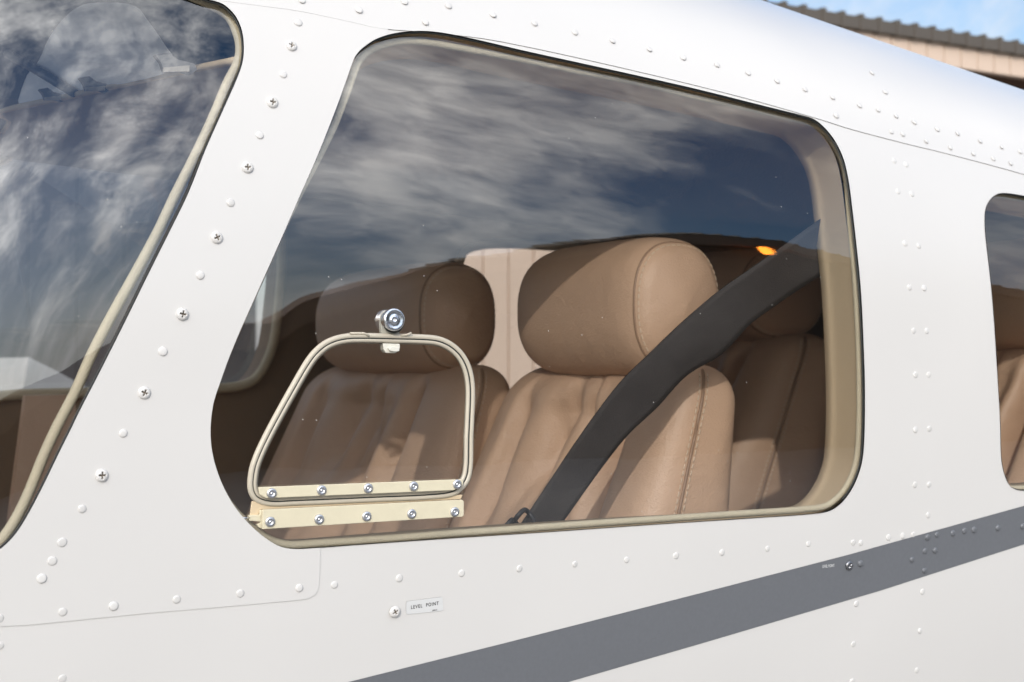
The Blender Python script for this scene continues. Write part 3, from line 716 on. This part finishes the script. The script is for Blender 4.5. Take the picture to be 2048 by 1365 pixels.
s3 = copy_tree(near); s3.location = (1.38, .80, .915); s3.scale = (1.5, 1.12, 1); s3['label'] = 'brown leather back seat in shade between the near headrest and the right window edge'
s4 = copy_tree(near); s4.location = (1.46, .34, .90); s4.scale = (1.3, 1.0, 1); s4['label'] = 'dark brown back seat glimpsed through the small window at the right edge'

# ------------------------------------------------------------------ shoulder belt
upl = [(1700,400,.055),(1632,445,.07),(1567,492,.085),(1487,548,.10),(1440,581,.108),(1365,645,.118),(1299,708,.125),(1238,769,.125),(1160,874,.125),(1069,1010,.125),(1000,1110,.13)]
lol = [(1730,500,.055),(1646,550,.07),(1604,576,.085),(1540,620,.098),(1500,650,.100),(1446,707,.108),(1374,752,.117),(1316,814,.120),(1247,881,.118),(1139,1027,.12),(1070,1130,.13)]
ua = spline([aty(*p) for p in upl], 8, closed=False); la = spline([aty(*p) for p in lol], 8, closed=False)
n = len(ua); V = []; nc = 9
for i in range(n):
    for k in range(nc):
        t = k/(nc-1); q = ua[i]*(1-t) + la[i]*t; f_ = math.exp(-((i-n*.52)/(n*.12))**2)
        q = q + np.array([0, -.003*f_*math.sin(t*math.pi), 0]); V.append(q)
for i in range(n):
    for k in range(nc): V.append(V[i*nc+k] + np.array([.0, .0016, 0]))
Fc = []; B = n*nc
for i in range(n-1):
    for k in range(nc-1):
        Fc.append((i*nc+k, i*nc+k+1, (i+1)*nc+k+1, (i+1)*nc+k)); Fc.append((B+i*nc+k, B+(i+1)*nc+k, B+(i+1)*nc+k+1, B+i*nc+k+1))
    for k in (0, nc-1): Fc.append((i*nc+k, (i+1)*nc+k, B+(i+1)*nc+k, B+i*nc+k))
bo = V[0]
belt = thing('shoulder_belt', 'black webbing shoulder belt slanting across the near tan seat and its headrest', 'seat belt', tuple(bo))
wb = link('webbing', mesh('webbing', np.array(V) - np.array(bo), Fc), belt, M['belt']); fix_normals(wb)
c0 = aty(1048, 1030, .115)
m_ = MB()
for (dx, dzz, r) in ((0, -.004, .009), (-.012, -.010, .007)):
    ths = np.linspace(0, 2*math.pi, 17)[:-1]
    m_.tube([(c0[0]+dx+r*math.cos(t), c0[1]+.004*math.sin(2*t), c0[2]+dzz+r*.9*math.sin(t)) for t in ths] - np.array(bo), .0022, 8, closed=True)
m_.build('buckle_loop', M['belt2'], belt, smooth=True)
m_ = MB(); q = np.array(aty(1715, 430, .05)) - np.array(bo); m_.box(q - [.02, .004, .03], q + [.03, .004, .03]); m_.build('belt_anchor', M['belt2'], belt, bevel=.003)

# ------------------------------------------------------------------ ground
me = mesh('ground', [(-400, -400, 0), (400, -400, 0), (400, 400, 0), (-400, 400, 0)], [(0, 1, 2, 3)], smooth=False)
tag(link('ground', me, None, M['conc']), kind='structure')

# ------------------------------------------------------------------ hangar behind the airplane
YB = 12.0
e0, e1 = aty(1530, 4, YB), aty(2048, 92, YB); print('roofline', e0, e1)
ZR = (e0[2]+e1[2])/2
hb = thing('metal_hangar', 'tan ribbed metal hangar with dark bronze roof edge standing behind the airplane', 'hangar', (12, YB, 0))
HO = np.array([12, YB, 0])
def bpart(name, a, b, mat, parent=hb, org=HO):
    m_ = MB(); m_.box(np.array(a, float)-org, np.array(b, float)-org); return m_.build(name, mat, parent)
bpart('roof_edge', (6.4, YB-.10, ZR-.16), (40, YB+6, ZR-.012), M['roofm'])
ZB = aty(2048, 156, YB)[2]; print('band', ZR, ZB)
rib = bpart('roof_rib', (6.5, YB-.115, ZR-.17), (6.56, YB+6, ZR+.022), M['roofm'])
for k in range(1, 100):
    c = rib.copy(); col.objects.link(c); c.parent = hb; c.location = (k*.305, 0, 0)
pan = bpart('siding_panel', (6.5, YB-.02, ZB), (6.785, YB+.1, ZR-.16), M['siding'])
for k in range(1, 100):
    c = pan.copy(); col.objects.link(c); c.parent = hb; c.location = (k*.305, 0, 0)
bpart('wall_backing', (6.4, YB+.01, 0), (12.6, YB+.2, ZR-.16), M['siding'])
bpart('wall_backing', (12.6, YB+.02, ZB+.02), (40, YB+.2, ZR-.16), M['siding'])
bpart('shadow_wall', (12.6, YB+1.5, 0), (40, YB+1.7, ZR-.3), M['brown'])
for k in range(20):
    pnl = bpart('wall_panel', (6.5+k*.305, YB-.02, 0), (6.785+k*.305, YB+.1, ZB-.01), M['siding'])
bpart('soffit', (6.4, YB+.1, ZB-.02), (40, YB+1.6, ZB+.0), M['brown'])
hb2 = thing('grey_hangar', 'dark grey hangar glimpsed through the far cabin window left of the tan seats', 'hangar', (2, 16, 0))
o2 = np.array([2, 16, 0])
for k in range(22): bpart('wall_panel', (-6+k*.55, 16, 0), (-5.46+k*.55, 16.3, 4.6), M['grey'], hb2, o2)
bpart('roof', (-6.3, 15.8, 4.6), (6.4, 24, 4.8), M['roofm'], hb2, o2)

# ------------------------------------------------------------------ arched hangar across the apron (mirrored in the windows)
YH = -13.0; DH = abs(YH - CAM[1])
def refl(px, py):
    q = hit(px, py, .0035); n = N3(q[0], float(xz2v(q[0], q[2]))); d = ray(px, py); r = d - 2*(d@n)*n; t = (YH - q[1])/r[1]; return q + r*t
arc = [refl(*p) for p in [(505,640),(600,601),(700,567),(800,540),(900,520),(1000,505),(1100,488),(1200,474),(1300,467),(1400,466),(1500,475),(1570,490),(1640,508)]]
print('arc', [(round(a[0], 2), round(a[2], 2)) for a in arc])
ax_ = [a[0] for a in arc]; az2 = [a[2] for a in arc]
AX = [-6.0, -3.0, .0, 2.5] + ax_ + [ax_[-1]+2.0, ax_[-1]+4.5, ax_[-1]+7.5]
AZ = [1.5, 1.8, 2.2, az2[0]-.55] + az2 + [az2[-1]-.5, az2[-1]-1.3, az2[-1]-2.6]
prof = spline([(a, b) for a, b in zip(AX, AZ)], 6, closed=False)
prof[:, 1] = np.maximum.accumulate(prof[:, 1]) * (prof[:, 0] < ax_[9]) + prof[:, 1]*(prof[:, 0] >= ax_[9])
h3 = thing('arched_hangar', 'brown hangar with a low arched ribbed roof mirrored dark across the side window', 'hangar', (8, YH, 0))
O3 = np.array([8, YH, 0])
RIBX = 7.0
xsr = np.arange(AX[0]+.2, AX[-1]-.2, .32)
for k, x in enumerate(xsr):
    z = float(np.interp(x, prof[:, 0], prof[:, 1])); zn = float(np.interp(x+.32, prof[:, 0], prof[:, 1]))
    m_ = MB(); a, b = np.array([x, YH-.05, 0])-O3, np.array([x+.32, YH-.05, 0])-O3
    m_.add([(a[0], -.05, 0), (b[0], -.05, 0), (b[0], -.05, zn-.5), (a[0], -.05, z-.5), (a[0], .03, 0), (b[0], .03, 0), (b[0], .03, zn-.5), (a[0], .03, z-.5)],
           [(0,3,2,1),(4,5,6,7),(0,1,5,4),(1,2,6,5),(2,3,7,6),(3,0,4,7)])
    m_.build('wall_panel', M['hall'], h3)
    m_ = MB(); m_.add([(a[0], -.3, z-.52), (b[0], -.3, zn-.52), (b[0], -.3, zn-.05), (a[0], -.3, z-.05), (a[0], .28, z-.52), (b[0], .28, zn-.52), (b[0], .28, zn-.05), (a[0], .28, z-.05)],
           [(0,3,2,1),(4,5,6,7),(0,1,5,4),(1,2,6,5),(2,3,7,6),(3,0,4,7)])
    m_.build('fascia_panel', M['fascia'], h3)
    if x < RIBX: continue
    m_ = MB(); m_.box((a[0], -.3, z-.08), (a[0]+.05, .33, z+.012)); m_.build('roof_rib', M['roofm'], h3)
m_ = MB(); P_ = prof - [8, 0]; n = len(P_)
m_.add([(x, .3, z-.05) for x, z in P_] + [(x+6.5, -9, z-.05) for x, z in P_], [(i, i+1, n+i+1, n+i) for i in range(n-1)]); m_.build('roof', M['roofm'], h3)
m_ = MB(); m_.add([(x, -.06, z-.3) for x, z in P_] + [(x, -.06, 0) for x, z in P_], [(i, i+1, n+i+1, n+i) for i in range(n-1)]); m_.build('gable_wall', M['hall'], h3)
lpx = refl(1496, 498)
wl = thing('wall_lamp', 'small orange sodium lamp glowing under the arched hangar eave', 'lamp', (lpx[0], YH+.4, lpx[2]))
LS = .62
lm = lathe('lamp_lens', [(0, -.26), (.08, -.24), (.12, -.08), (.12, .08), (.08, .20), (0, .22)], 24, M['lamp']); lo = link('lamp_lens', lm, wl); lo.scale = (.66, .62, .95)
m_ = MB(); m_.box((-.12, -.14, .14), (.12, .17, .20)); m_.box((-.04, -.17, .0), (.04, -.10, .14)); m_.build('lamp_housing', M['roofm'], wl)
